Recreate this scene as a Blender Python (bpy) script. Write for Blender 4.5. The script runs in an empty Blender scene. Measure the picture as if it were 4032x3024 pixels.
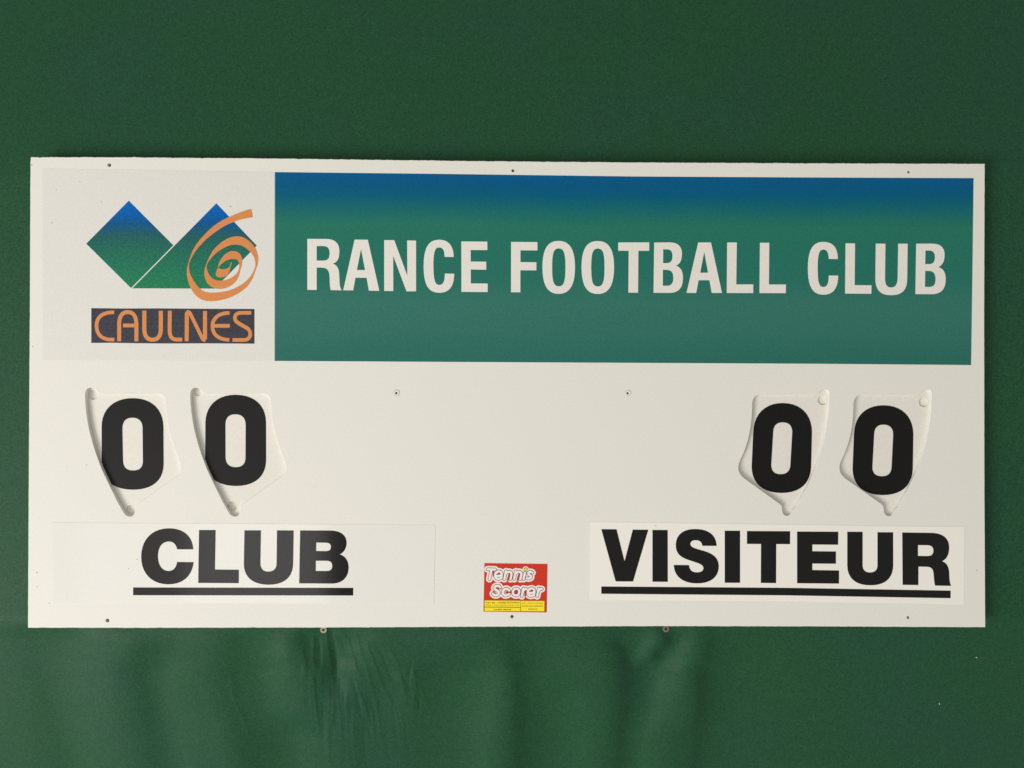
import bpy, bmesh, math, random
import numpy as np
from mathutils import Vector, Matrix, Euler, noise
from mathutils.geometry import tessellate_polygon
random.seed(7)
scene = bpy.context.scene

# ------------------------------------------------------------ camera
CAM = Vector((-0.01068, -0.96599, 0.00607))
ROT = Euler((1.57688235, -0.00321256, -0.01249524))
cam_data = bpy.data.cameras.new('camera')
cam_data.sensor_width = 36.0
cam_data.lens = 3030.0 / 4032.0 * 36.0
cam_data.clip_start = 0.01
cam_data.clip_end = 50.0
cam = bpy.data.objects.new('camera', cam_data)
scene.collection.objects.link(cam)
cam.location = CAM
cam.rotation_euler = ROT
scene.camera = cam

# ------------------------------------------------------------ room light
world = bpy.data.worlds.new('World')
scene.world = world
world.use_nodes = True
bg = world.node_tree.nodes['Background']
bg.inputs[0].default_value = (1.0, 0.962, 0.895, 1)
bg.inputs[1].default_value = 0.42

def area(name, loc, target, sx, sy, power, col):
    l = bpy.data.lights.new(name, 'AREA')
    l.shape = 'RECTANGLE'; l.size = sx; l.size_y = sy; l.energy = power; l.color = col
    o = bpy.data.objects.new(name, l); scene.collection.objects.link(o)
    o.location = loc
    o.rotation_euler = (Vector(target) - Vector(loc)).to_track_quat('-Z', 'Y').to_euler()
    return o
# tall window seen as the sheen on the glossy name sticker, and a wider soft opening further left
area('window_light', (-1.345, -3.2, -0.62), (-1.345, 0, -0.62), 0.78, 1.95, 12.5, (1.0, 0.975, 0.94))
area('second_pane_light', (-2.02, -3.2, -0.62), (-2.02, 0, -0.62), 0.52, 1.95, 3.8, (1.0, 0.975, 0.94))
area('side_window_light', (-3.9, -3.3, -2.3), (-0.2, 0, -0.1), 2.1, 2.3, 238, (1.0, 0.975, 0.93))

scene.view_settings.view_transform = 'Standard'
scene.view_settings.look = 'None'
scene.view_settings.exposure = 0.0
scene.view_settings.gamma = 1.0

# ------------------------------------------------------------ measuring helpers
RM = ROT.to_matrix()
def P(px, py, y=0.0):
    """photo measurement -> point on the plane y (metres)"""
    d = RM @ Vector(((px - 2016) / 3030.0, (1512 - py) / 3030.0, -1.0))
    t = (y - CAM.y) / d.y
    return CAM + d * t
def D(px, py, y=0.0):                 # in 2212-wide units
    k = 4032 / 2212
    return P(px * k, py * k, y)

# ------------------------------------------------------------ materials
def lin(c):
    c /= 255.0
    return c / 12.92 if c <= 0.04045 else ((c + 0.055) / 1.055) ** 2.4
def rgb(r, g, b, k=1.0):
    return (lin(r) * k, lin(g) * k, lin(b) * k, 1)

def mat(name, col, rough=0.6, spec=0.3, metal=0.0, grain=0.0, grain_scale=900, tone=0.0,
        tone_scale=6, tone_col=None, bump=0.0, bump_scale=900, coat=0.0, coat_rough=0.1, ramp=None):
    m = bpy.data.materials.new(name); m.use_nodes = True
    nt = m.node_tree; N = nt.nodes; L = nt.links
    b = N['Principled BSDF']
    b.inputs['Roughness'].default_value = rough
    b.inputs['Specular IOR Level'].default_value = spec
    b.inputs['Metallic'].default_value = metal
    b.inputs['Coat Weight'].default_value = coat
    b.inputs['Coat Roughness'].default_value = coat_rough
    b.inputs['Base Color'].default_value = col if col else (1, 1, 1, 1)
    tc = N.new('ShaderNodeTexCoord')
    out = None
    if ramp:                                     # printed gradient along z (z0, z1, stops)
        z0, z1, stops = ramp
        sp = N.new('ShaderNodeSeparateXYZ'); L.new(tc.outputs['Object'], sp.inputs[0])
        wob = N.new('ShaderNodeTexNoise'); wob.inputs['Scale'].default_value = 9
        L.new(tc.outputs['Object'], wob.inputs['Vector'])
        mr = N.new('ShaderNodeMapRange')
        mr.inputs['From Min'].default_value = z0; mr.inputs['From Max'].default_value = z1
        L.new(sp.outputs['Z'], mr.inputs['Value'])
        add = N.new('ShaderNodeMath'); add.operation = 'MULTIPLY_ADD'
        L.new(wob.outputs['Fac'], add.inputs[0]); add.inputs[1].default_value = 0.05
        L.new(mr.outputs[0], add.inputs[2])
        cr = N.new('ShaderNodeValToRGB')
        while len(cr.color_ramp.elements) > 1:
            cr.color_ramp.elements.remove(cr.color_ramp.elements[0])
        cr.color_ramp.elements[0].position = min(1, stops[0][0] + 0.025)
        cr.color_ramp.elements[0].color = stops[0][1]
        for p, c in stops[1:]:
            e = cr.color_ramp.elements.new(min(1, p + 0.025)); e.color = c
        L.new(add.outputs[0], cr.inputs[0]); out = cr.outputs[0]
    def mix(fac_socket, amount, a_socket, a_col, other):
        mx = N.new('ShaderNodeMix'); mx.data_type = 'RGBA'
        mul = N.new('ShaderNodeMath'); mul.operation = 'MULTIPLY'; mul.use_clamp = True
        L.new(fac_socket, mul.inputs[0]); mul.inputs[1].default_value = amount
        L.new(mul.outputs[0], mx.inputs[0])
        if a_socket: L.new(a_socket, mx.inputs[6])
        else: mx.inputs[6].default_value = a_col
        mx.inputs[7].default_value = other
        return mx.outputs[2]
    def nse(scale, detail=3, lo=0.35, hi=0.65):
        n = N.new('ShaderNodeTexNoise'); n.inputs['Scale'].default_value = scale
        n.inputs['Detail'].default_value = detail
        L.new(tc.outputs['Object'], n.inputs['Vector'])
        mr = N.new('ShaderNodeMapRange'); mr.inputs['From Min'].default_value = lo
        mr.inputs['From Max'].default_value = hi
        L.new(n.outputs['Fac'], mr.inputs['Value'])
        return mr.outputs[0]
    if tone:
        out = mix(nse(tone_scale, 4), tone, out, col, tone_col)
    if grain:
        out = mix(nse(grain_scale, 2), grain, out, col, (0, 0, 0, 1))
    if out: L.new(out, b.inputs['Base Color'])
    if bump:
        n = N.new('ShaderNodeTexNoise'); n.inputs['Scale'].default_value = bump_scale
        n.inputs['Detail'].default_value = 4
        L.new(tc.outputs['Object'], n.inputs['Vector'])
        bp = N.new('ShaderNodeBump'); bp.inputs['Strength'].default_value = bump
        bp.inputs['Distance'].default_value = 0.0008
        L.new(n.outputs['Fac'], bp.inputs['Height']); L.new(bp.outputs[0], b.inputs['Normal'])
    return m

M = {}
M['board'] = mat('white_foam_board', (0.79, 0.774, 0.718, 1), 0.55, 0.25, grain=0.035, grain_scale=420, tone=0.5,
                 tone_scale=3.5, tone_col=(0.768, 0.757, 0.712, 1), bump=0.02, bump_scale=250)
M['board_core'] = mat('cut_foam_edge', (0.80, 0.77, 0.69, 1), 0.8, 0.1, grain=0.12, grain_scale=1500, bump=0.3, bump_scale=1500)
M['plate'] = mat('white_number_plate', (0.775, 0.755, 0.697, 1), 0.5, 0.25, grain=0.04, grain_scale=400, tone=0.4,
                 tone_scale=12, tone_col=(0.775, 0.745, 0.69, 1))
M['black'] = mat('black_vinyl', (0.0095, 0.0095, 0.0088, 1), 0.42, 0.15, grain=0.25, grain_scale=700)
M['black_gloss'] = mat('black_print_glossy', (0.0085, 0.0084, 0.0080, 1), 0.10, 0.28, grain=0.25, grain_scale=700)
M['white_gloss'] = mat('white_sticker_glossy', (0.80, 0.785, 0.74, 1), 0.10, 0.36, grain=0.03, grain_scale=500, tone=0.3,
                       tone_scale=9, tone_col=(0.80, 0.785, 0.735, 1))
M['white_satin'] = mat('white_sticker_satin', (0.87, 0.85, 0.79, 1), 0.32, 0.4, grain=0.03, grain_scale=500)
M['black_satin'] = mat('black_print_satin', (0.0085, 0.0085, 0.0080, 1), 0.36, 0.25, grain=0.25, grain_scale=700)
M['logo_sheet'] = mat('logo_sheet_paper', (0.745, 0.728, 0.69, 1), 0.5, 0.3, grain=0.05, grain_scale=420, tone=0.4,
                      tone_scale=10, tone_col=(0.745, 0.725, 0.675, 1))
M['letter_white'] = mat('white_vinyl_lettering', (0.80, 0.77, 0.72, 1), 0.5, 0.3, grain=0.05, grain_scale=420)
M['orange'] = mat('orange_print', rgb(226, 145, 82, 0.93), 0.5, 0.3, grain=0.12, grain_scale=500)
M['navy'] = mat('dark_grey_print', rgb(58, 60, 72, 0.95), 0.5, 0.3, grain=0.4, grain_scale=350, tone=0.5, tone_scale=90,
                tone_col=rgb(64, 60, 78, 0.95))
M['red'] = mat('red_print', rgb(206, 50, 24, 1.0), 0.4, 0.35, grain=0.08, grain_scale=500)
M['darkred'] = mat('dark_red_print', rgb(110, 20, 24, 1.0), 0.4, 0.35)
M['st_white'] = mat('white_print', (0.84, 0.81, 0.78, 1), 0.4, 0.35)
M['yellow'] = mat('yellow_print', rgb(246, 224, 50, 1.0), 0.4, 0.35)
M['olive'] = mat('brown_print', rgb(120, 88, 10, 1.0), 0.4, 0.35)
M['steel'] = mat('zinc_screw_steel', (0.34, 0.29, 0.20, 1), 0.42, 0.5, metal=0.75, grain=0.3, grain_scale=1500, bump=0.3, bump_scale=2500)
M['dark'] = mat('painted_recess_shade', (0.03, 0.025, 0.015, 1), 0.6, 0.3)  # dark colour painted in for the shade inside screw slots and eyelet bores
M['plastic'] = mat('white_plastic', (0.77, 0.735, 0.66, 1), 0.35, 0.4)
M['lint'] = mat('white_lint', (0.7, 0.75, 0.72, 1), 0.9, 0.1)
M['thread'] = mat('pale_green_thread', (0.16, 0.26, 0.17, 1), 0.9, 0.1)
M['mark'] = mat('grey_scuff', (0.30, 0.28, 0.24, 1), 0.7, 0.1)
M['wall'] = mat('plain_wall_paint', (0.45, 0.43, 0.38, 1), 0.9, 0.2, grain=0.1, grain_scale=60)

# ------------------------------------------------------------ scene helpers
def tag(o, label=None, cat=None, group=None, kind=None):
    if label: o['label'] = label
    if cat: o['category'] = cat
    if group: o['group'] = group
    if kind: o['kind'] = kind
    return o
def empty(name, loc):
    o = bpy.data.objects.new(name, None); scene.collection.objects.link(o)
    o.location = loc; o.empty_display_size = 0.05
    return o
def origin(p):
    v = Vector((0, 0, 0))
    while p is not None:
        v += p.location; p = p.parent
    return v
def link(name, verts, faces, mats, parent=None, fm=None, smooth=False, loc=None):
    """mesh object from world coordinates, stored relative to parent (or loc)"""
    base = origin(parent)
    off = Vector(loc) if loc is not None else base
    me = bpy.data.meshes.new(name)
    me.from_pydata([tuple(Vector(v) - off) for v in verts], [], faces)
    if not isinstance(mats, (list, tuple)): mats = [mats]
    for m in mats: me.materials.append(m)
    if fm is not None: me.polygons.foreach_set('material_index', fm)
    if smooth: me.polygons.foreach_set('use_smooth', [True] * len(me.polygons))
    me.update()
    o = bpy.data.objects.new(name, me); scene.collection.objects.link(o)
    o.parent = parent
    o.location = off - base
    return o

# ---- outlines: SVG-like strings, in zoomed photo units (origin, scale)
def contours(s, n=10):
    tok = s.split(); i = 0; out = []; cur = None; pt = None; cmd = None
    while i < len(tok):
        if tok[i] in 'MLCZ': cmd = tok[i]; i += 1
        if cmd == 'Z':
            if len(cur) > 1 and abs(cur[0][0]-cur[-1][0]) < 1e-6 and abs(cur[0][1]-cur[-1][1]) < 1e-6: cur.pop()
            out.append(cur); cur = None; continue
        if cmd in 'ML':
            pt = (float(tok[i]), float(tok[i+1])); i += 2
            if cmd == 'M': cur = [pt]; cmd = 'L'
            else: cur.append(pt)
        else:
            a = pt; b, c, d = [(float(tok[i+2*k]), float(tok[i+2*k+1])) for k in range(3)]; i += 6
            for k in range(1, n + 1):
                t = k / n; u = 1 - t
                cur.append(tuple(u**3*a[q] + 3*u*u*t*b[q] + 3*u*t*t*c[q] + t**3*d[q] for q in (0, 1)))
            pt = d
    if cur: out.append(cur)
    return out
def frame(ox, oy, s):
    return lambda c, y=0.0: [P(ox + x * s, oy + yy * s, y) for x, yy in c]
def area2(c):
    return sum(c[i].x * c[(i+1) % len(c)].z - c[(i+1) % len(c)].x * c[i].z for i in range(len(c))) / 2
def clean(c):
    r = [c[0]]
    for p in c[1:]:
        if (p - r[-1]).length > 2e-5: r.append(p)
    if (r[0] - r[-1]).length < 2e-5: r.pop()
    return r
def slab(cs, y0, y1, holes_from=1):
    """flat shape with contours cs (first outer, rest holes), face at y0, sides back to y1"""
    cs = [clean(c) for c in cs]
    cs = [(c if (area2(c) > 0) == (i == 0) else c[::-1]) for i, c in enumerate(cs)]
    loops = [[Vector((p.x, p.z, 0)) for p in c] for c in cs]
    flat = [p for c in cs for p in c]
    V = [(p.x, y0, p.z) for p in flat]; F = []
    for t in tessellate_polygon(loops):
        a, b, c = [flat[k] for k in t]
        ar = (b.x-a.x)*(c.z-a.z) - (c.x-a.x)*(b.z-a.z)
        if abs(ar) < 1e-14: continue
        F.append(tuple(t) if ar > 0 else tuple(t[::-1]))
    n = len(V); V += [(p.x, y1, p.z) for p in flat]; k = 0
    for c in cs:
        m = len(c)
        for i in range(m):
            a, b = k + i, k + (i + 1) % m
            F.append((a, a + n, b + n, b))
        k += m
    return V, F
def shape(name, svg, fr, y0, y1, m, parent):
    cs = [fr(c, y0) for c in contours(svg)]
    V, F = slab(cs, y0, y1)
    return link(name, V, F, m, parent)
def stroke(path, fr, w, s, y, cap=False, V=None, F=None):
    """ribbon along a path (photo units scaled by s) at depth y; returns lists"""
    V = [] if V is None else V; F = [] if F is None else F
    pts = clean(fr(contours(path)[0], y))
    h = w * s * 0.966 / 3030 / 2; n = len(pts)
    for a, b in zip(pts[:-1], pts[1:]):
        t = Vector((b.x-a.x, 0, b.z-a.z)).normalized(); q = Vector((-t.z, 0, t.x))*h; k = len(V)
        V.extend([(a.x+q.x, y, a.z+q.z), (a.x-q.x, y, a.z-q.z), (b.x-q.x, y, b.z-q.z), (b.x+q.x, y, b.z+q.z)])
        F.append((k, k+1, k+2, k+3))
    for i in range(n):
        if cap or 0 < i < n-1: disc(pts[i], h, y, V, F)
    return V, F
def ribbon(pts, hws, y, V, F, cap=False):
    k = len(V); n = len(pts)
    for i, p in enumerate(pts):
        a = pts[max(0, i-1)]; b = pts[min(n-1, i+1)]
        t = Vector((b.x-a.x, 0, b.z-a.z)).normalized()
        nn = Vector((-t.z, 0, t.x))
        V.append((p.x + nn.x*hws[i], y, p.z + nn.z*hws[i]))
        V.append((p.x - nn.x*hws[i], y, p.z - nn.z*hws[i]))
    for i in range(n - 1):
        F.append((k+2*i, k+2*i+1, k+2*i+3, k+2*i+2))
    if cap:
        for p, h in ((pts[0], hws[0]), (pts[-1], hws[-1])):
            disc(p, h, y - 3e-6, V, F)
def disc(p, r, y, V, F, n=14):
    k = len(V)
    for i in range(n):
        a = 2*math.pi*i/n
        V.append((p.x + r*math.cos(a), y, p.z + r*math.sin(a)))
    F.append(tuple(range(k, k+n)))
def union(name, V, F, y, m, parent):
    """merge overlapping flat faces into one clean flat mesh at depth y"""
    from mathutils.geometry import delaunay_2d_cdt
    vs = [Vector((v[0]*1000, v[2]*1000)) for v in V]
    ff = []
    for f in F:
        a = sum(vs[f[i]].x*vs[f[(i+1) % len(f)]].y - vs[f[(i+1) % len(f)]].x*vs[f[i]].y for i in range(len(f)))
        if abs(a) < 1e-6: continue
        ff.append(list(f) if a > 0 else list(f)[::-1])
    ov, oe, of, _, _, src = delaunay_2d_cdt(vs, [], ff, 1, 1e-4)
    tris = [tuple(f) for f, sr in zip(of, src) if len(sr)]
    return [(v.x/1000, y, v.y/1000) for v in ov], tris
def circle(c, r, n=28):
    return [Vector((c.x + r*math.cos(2*math.pi*i/n), 0, c.z + r*math.sin(2*math.pi*i/n))) for i in range(n)]
def inset(c, d):
    """move a closed outline inwards by d"""
    c = clean(c); sg = 1 if area2(c) > 0 else -1; r = []
    n = len(c)
    for i in range(n):
        a, p, b = c[i-1], c[i], c[(i+1) % n]
        e1 = Vector((p.x-a.x, p.z-a.z)).normalized(); e2 = Vector((b.x-p.x, b.z-p.z)).normalized()
        n1 = Vector((-e1.y, e1.x)); n2 = Vector((-e2.y, e2.x)); m = (n1 + n2)
        if m.length < 1e-6: m = n1
        m.normalize(); k = d / max(0.5, m.dot(n1))
        r.append(Vector((p.x + sg*m.x*k, p.y, p.z + sg*m.y*k)))
    return r
def catmull(pts, n=6):
    out = []; m = len(pts)
    for i in range(m):
        p0, p1, p2, p3 = pts[i-1], pts[i], pts[(i+1) % m], pts[(i+2) % m]
        for k in range(n):
            t = k / n
            out.append(tuple(0.5*((2*p1[q]) + (-p0[q]+p2[q])*t + (2*p0[q]-5*p1[q]+4*p2[q]-p3[q])*t*t +
                                  (-p0[q]+3*p1[q]-3*p2[q]+p3[q])*t**3) for q in (0, 1)))
    return out

# ------------------------------------------------------------ the cloth
CLOTH_Y = 0.0185
def build_cloth():
    K = 0.96599 / 3030 * 4032 / 2212       # metres per 2212-unit at the board
    rows = {
     1340: [(0,0),(2212,0)],
     1388: [(0,0),(60,-.1),(140,.35),(200,.35),(245,.25),(300,-.2),(390,.15),(440,.05),(500,-.25),(560,.1),(600,.35),(650,-.5),(672,-.15),(690,-.1),(706,-.9),(716,.2),(740,.6),(790,.3),(840,0),(900,.05),(1000,.05),(1090,-.35),(1130,-.2),(1200,.1),(1290,-.15),(1345,-.75),(1362,-.2),(1385,.8),(1412,.5),(1432,-.7),(1448,-.8),(1470,.5),(1492,.5),(1525,-.55),(1570,-.1),(1640,.05),(2212,0)],
     1425: [(0,0),(60,-.1),(140,.35),(200,.33),(245,.2),(295,-.25),(370,.22),(440,.05),(495,-.25),(550,.1),(595,.5),(640,-.3),(668,-.3),(690,-.2),(708,-.8),(720,.45),(750,.45),(795,.1),(845,.05),(900,-.1),(1000,0),(1060,.2),(1095,-.5),(1140,-.2),(1215,.15),(1285,0),(1330,-.45),(1353,-.9),(1370,.1),(1388,.8),(1402,.15),(1418,-.85),(1428,-.7),(1446,.4),(1475,.65),(1498,.15),(1522,-.6),(1570,-.2),(1630,.05),(2212,0)],
     1465: [(0,0),(60,-.1),(140,.35),(200,.3),(285,-.25),(350,.3),(420,.1),(490,-.25),(540,0),(582,.55),(625,.2),(655,-.1),(690,-.45),(712,-.4),(724,.5),(765,.15),(800,-.15),(850,.15),(893,-.25),(950,-.1),(1045,.35),(1080,.3),(1110,-.6),(1150,-.1),(1225,.15),(1290,.1),(1330,-.5),(1362,-.8),(1400,-.3),(1432,.7),(1470,.6),(1512,-.75),(1560,-.25),(1620,.05),(2212,0)],
     1550: [(0,0),(60,-.1),(140,.35),(200,.25),(290,-.3),(340,.25),(420,.1),(482,-.25),(530,-.1),(590,.35),(625,.2),(672,-.2),(720,0),(770,-.25),(850,.15),(893,-.2),(925,-.1),(985,.15),(1060,.55),(1085,.2),(1112,-.6),(1160,-.15),(1255,.45),(1300,.15),(1352,-.6),(1390,-.3),(1432,.65),(1475,.4),(1520,-.75),(1570,-.25),(1630,.05),(2212,0)],
     1645: [(0,0),(60,-.1),(140,.35),(210,.15),(290,-.25),(350,.25),(440,.1),(492,-.35),(560,-.25),(622,.4),(700,.1),(750,-.15),(790,0),(900,-.1),(960,.05),(1040,.5),(1075,.25),(1112,-.6),(1170,-.15),(1270,.4),(1310,.05),(1352,-.55),(1412,.5),(1450,.1),(1530,-.5),(1580,-.1),(1640,.05),(2212,0)],
    }
    # grid in metres
    xs = np.concatenate([np.arange(-1.25, -0.70, 0.01), np.arange(-0.70, -0.42, 0.0025), np.arange(-0.42, -0.02, 0.0011),
                         np.arange(-0.02, 0.35, 0.0022), np.arange(0.35, 0.72, 0.004), np.arange(0.72, 1.26, 0.01)])
    zs = np.concatenate([np.arange(-0.95, -0.52, 0.008), np.arange(-0.52, -0.27, 0.0022), np.arange(-0.27, 0.88, 0.008)])
    X, Z = np.meshgrid(xs, zs)
    # to 2212 units
    o = D(0, 0, CLOTH_Y); e = D(2212, 1659, CLOTH_Y)
    U = (X - o.x) / (e.x - o.x) * 2212; W = (Z - o.z) / (e.z - o.z) * 1659
    u = (xs - o.x) / (e.x - o.x) * 2212; w = (zs - o.z) / (e.z - o.z) * 1659
    ys = sorted(rows)
    prof = []
    for yy in ys:
        a = np.array(rows[yy], float)
        v = np.interp(u, a[:, 0], a[:, 1], left=0, right=0)
        # soften
        dense = np.interp(np.arange(-200, 2500), u, v)
        g = np.exp(-0.5*(np.arange(-24, 25)/4.5)**2); g /= g.sum()
        dense = np.convolve(dense, g, 'same')
        v = np.interp(u, np.arange(-200, 2500), dense)
        dx = np.diff(u, prepend=u[0]) * K
        vm = 0.5*(v + np.concatenate([[0], v[:-1]]))
        h = np.cumsum(vm * dx) * 0.86
        t = (u - u[0]) / (u[-1] - u[0]); h = h - h[-1]*t
        uu = np.arange(-1000, 3300, 4.0)                 # drop the slow drift, keep the folds
        hd = np.interp(uu, u, h); g2 = np.exp(-0.5*(np.arange(-120, 121)/42.0)**2); g2 /= g2.sum()
        h = h - np.interp(u, uu, np.convolve(hd, g2, 'same'))
        prof.append(h)
    prof = np.array(prof)
    H = np.zeros_like(X)
    for j, wv in enumerate(w):
        wc = min(max(wv, ys[0]), ys[-1])
        k = max(0, min(len(ys)-2, int(np.searchsorted(ys, wc) - 1)))
        t = (wc - ys[k]) / (ys[k+1] - ys[k]); t = t*t*(3-2*t)
        H[j] = prof[k]*(1-t) + prof[k+1]*t
    lim = 0.0055 + 0.010*np.clip((W - 1375)/90, 0, 1)
    H = lim*np.tanh(H/lim)          # never reaches the back of the board
    # creases fanning out below the left screw: (points in 2212 units, sharp side, height m, width units)
    rnd = random.Random(3)
    def seg(pts, amp, wid, side, fade0=0.15):
        P_ = np.array(pts, float)
        tt = np.linspace(0, len(P_)-1, 60)
        cx = np.interp(tt, range(len(P_)), P_[:, 0]); cy = np.interp(tt, range(len(P_)), P_[:, 1])
        nonlocal H
        ok = (W > cy.min()) & (W < cy.max())
        xc = np.interp(W, cy, cx); d = U - xc
        s = (W - cy.min()) / (cy.max() - cy.min())
        env = np.clip(s/fade0, 0, 1) * np.clip((1-s)/0.45, 0, 1)
        env = env*env*(3-2*env)
        sh = np.where(d*side > 0, np.exp(-np.abs(d)/(wid*0.28)), np.exp(-(d/wid)**2))
        H = H + ok * amp * 1.75 * env * sh
    L_ = lambda *a: [((1100 + x*0.2712)/1.8228, (2440 + y*0.2712)/1.8228) for x, y in a]
    seg(L_((715,110),(748,330),(770,700),(745,1180)), -0.0010, 9, 1, .08)
    seg(L_((650,150),(655,380),(700,900)), 0.0004, 6, 1)
    seg(L_((740,110),(890,400),(950,650),(980,950)), -0.0005, 6, 1, .08)
    seg(L_((830,110),(960,330),(1080,800),(1290,1180)), 0.0006, 9, 1, .1)
    seg(L_((1090,150),(1150,500),(1190,700)), 0.0005, 9, 1)
    seg(L_((1230,300),(1320,600),(1400,900),(1500,1200)), 0.0005, 8, 1)
    seg(L_((1330,300),(1450,550),(1560,950),(1650,1300)), -0.0004, 7, -1)
    seg(L_((1560,380),(1690,700),(1750,1100),(1790,1600)), 0.0005, 9, 1)
    seg(L_((1900,600),(1830,1000),(1850,1250)), -0.0005, 7, 1)
    seg(L_((1905,700),(1930,1100),(1880,1400),(1870,1650)), 0.0004, 6, 1)
    seg(L_((1990,1200),(1960,1500),(1945,1800)), -0.0004, 5, 1)
    seg(L_((470,200),(450,600),(460,900)), 0.0005, 7, 1)
    seg(L_((540,220),(545,480),(530,900)), -0.0005, 7, 1)
    seg(L_((300,400),(340,700),(330,1100)), 0.0004, 10, 1)
    seg(L_((980,900),(1060,1200),(1080,1500),(1110,1750)), -0.0006, 7, 1)
    seg(L_((1020,1000),(1150,1400),(1200,1700),(1280,2100)), 0.0005, 7, 1)
    seg(L_((900,1150),(850,1400),(850,1700)), 0.0004, 7, -1)
    seg(L_((440,800),(430,1300),(440,1700),(420,2100)), 0.0005, 7, 1)
    seg(L_((700,1250),(640,1600),(600,2000)), 0.0003, 6, -1)
    seg(L_((1380,850),(1450,1150),(1560,1400),(1700,1900)), 0.0004, 8, 1)
    for i in range(15):
        x0 = rnd.uniform(615, 925); y0 = rnd.uniform(1440, 1580); dr = (x0 - 770)*.22
        seg([(x0, y0), (x0 + dr*.5 + rnd.uniform(-7, 7), y0 + 80), (x0 + dr, y0 + rnd.uniform(150, 260))],
            rnd.choice([-1, 1]) * rnd.uniform(.00014, .0003), rnd.uniform(5, 10), rnd.choice([-1, 1]), .35)
    for i in range(16):
        x0 = 690 + rnd.uniform(-50, 190); y0 = rnd.uniform(1400, 1520)
        dr = (x0 - 700) * 0.28
        seg([(x0, y0), (x0 + dr*.6 + rnd.uniform(-6, 6), y0+60), (x0 + dr, y0 + rnd.uniform(110, 190))],
            rnd.choice([-1, 1]) * rnd.uniform(.00012, .0003), rnd.uniform(3, 6), rnd.choice([-1, 1]), .3)
    seg([(480,1475),(484,1540),(500,1600),(520,1700)], 0.0002, 9, -1)
    # screws pinch the cloth a little
    for sx, sy in ((698.5, 1361), (1437.5, 1359.5)):
        r2 = ((U - sx)**2 + (W - sy)**2)
        H = H - 0.0018*np.exp(-r2/(2*16.0**2))
    # gentle slackness elsewhere
    H += 0.0009*np.sin(X*7.1+1.0)*np.sin(Z*3.3+.4)*(W > 1340)
    # lean-back added above and below the board: cloth shades darker above, lighter below
    T = math.tan(math.radians(9))
    zt_, zb_ = 0.27, -0.283
    def soft(t, k=.03):
        t = np.clip(t, 0, .36); t = t - np.clip(t-.28, 0, 1)**2*6
        return t*t/(t+k)
    H = H - T*soft(Z - zt_) - math.tan(math.radians(20))*soft(zb_ - Z, .012)
    Y = CLOTH_Y - H
    global CL_X, CL_Z, CL_Y
    CL_X, CL_Z, CL_Y = xs, zs, Y
    ny, nx = X.shape
    V = np.stack([X, Y, Z], -1).reshape(-1, 3)
    idx = np.arange(nx*ny).reshape(ny, nx)
    F = np.stack([idx[:-1, :-1], idx[:-1, 1:], idx[1:, 1:], idx[1:, :-1]], -1).reshape(-1, 4)
    me = bpy.data.meshes.new('green_cloth')
    me.vertices.add(len(V)); me.vertices.foreach_set('co', V.ravel())
    me.loops.add(F.size); me.loops.foreach_set('vertex_index', F.ravel())
    me.polygons.add(len(F)); me.polygons.foreach_set('loop_start', np.arange(0, F.size, 4))
    me.polygons.foreach_set('loop_total', np.full(len(F), 4))
    me.polygons.foreach_set('use_smooth', np.ones(len(F), bool))
    me.update(calc_edges=True); me.validate()
    # cloth material: dyed felt-like weave
    m = bpy.data.materials.new('green_felt_cloth'); m.use_nodes = True
    nt = m.node_tree; N = nt.nodes; L = nt.links; b = N['Principled BSDF']
    tc = N.new('ShaderNodeTexCoord')
    def nz(scale, det, lo, hi, sc=None):
        n = N.new('ShaderNodeTexNoise'); n.inputs['Scale'].default_value = scale; n.inputs['Detail'].default_value = det
        if sc:
            mp = N.new('ShaderNodeMapping'); mp.inputs['Scale'].default_value = sc
            L.new(tc.outputs['Object'], mp.inputs[0]); L.new(mp.outputs[0], n.inputs['Vector'])
        else: L.new(tc.outputs['Object'], n.inputs['Vector'])
        r = N.new('ShaderNodeMapRange'); r.inputs['From Min'].default_value = lo; r.inputs['From Max'].default_value = hi
        L.new(n.outputs['Fac'], r.inputs['Value']); return r.outputs[0]
    def mx(fac, a, c, mode='MIX'):
        x = N.new('ShaderNodeMix'); x.data_type = 'RGBA'; x.blend_type = mode
        if isinstance(fac, float): x.inputs[0].default_value = fac
        else: L.new(fac, x.inputs[0])
        for s, v in ((6, a), (7, c)):
            if isinstance(v, tuple): x.inputs[s].default_value = v
            else: L.new(v, x.inputs[s])
        return x.outputs[2]
    c1 = mx(nz(7, 3, .38, .62), CLOTH_A, CLOTH_B)
    g = nz(620, 3, .30, .70)
    c2 = mx(g, (0.68, 0.68, 0.68, 1), (1.30, 1.30, 1.30, 1))
    c3 = mx(1.0, c1, c2, 'MULTIPLY')
    g2 = nz(160, 2, .3, .7, (1, 1, 1))
    c4 = mx(g2, (0.94, 0.94, 0.94, 1), (1.06, 1.06, 1.06, 1))
    c5 = mx(1.0, c3, c4, 'MULTIPLY')
    L.new(c5, b.inputs['Base Color'])
    b.inputs['Roughness'].default_value = 0.58
    b.inputs['Specular IOR Level'].default_value = 0.2
    bp = N.new('ShaderNodeBump'); bp.inputs['Strength'].default_value = 0.25; bp.inputs['Distance'].default_value = 0.0006
    nn = N.new('ShaderNodeTexNoise'); nn.inputs['Scale'].default_value = 800; nn.inputs['Detail'].default_value = 3
    L.new(tc.outputs['Object'], nn.inputs['Vector']); L.new(nn.outputs['Fac'], bp.inputs['Height'])
    L.new(bp.outputs[0], b.inputs['Normal'])
    me.materials.append(m)
    ob = bpy.data.objects.new('green_cloth', me); scene.collection.objects.link(ob)
    tag(ob, 'dark green felt cloth hung behind the white scoreboard, creased below the screws', 'cloth')
CLOTH_A = (0.0130, 0.072, 0.0295, 1)
CLOTH_B = (0.0135, 0.0695, 0.035, 1)
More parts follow.
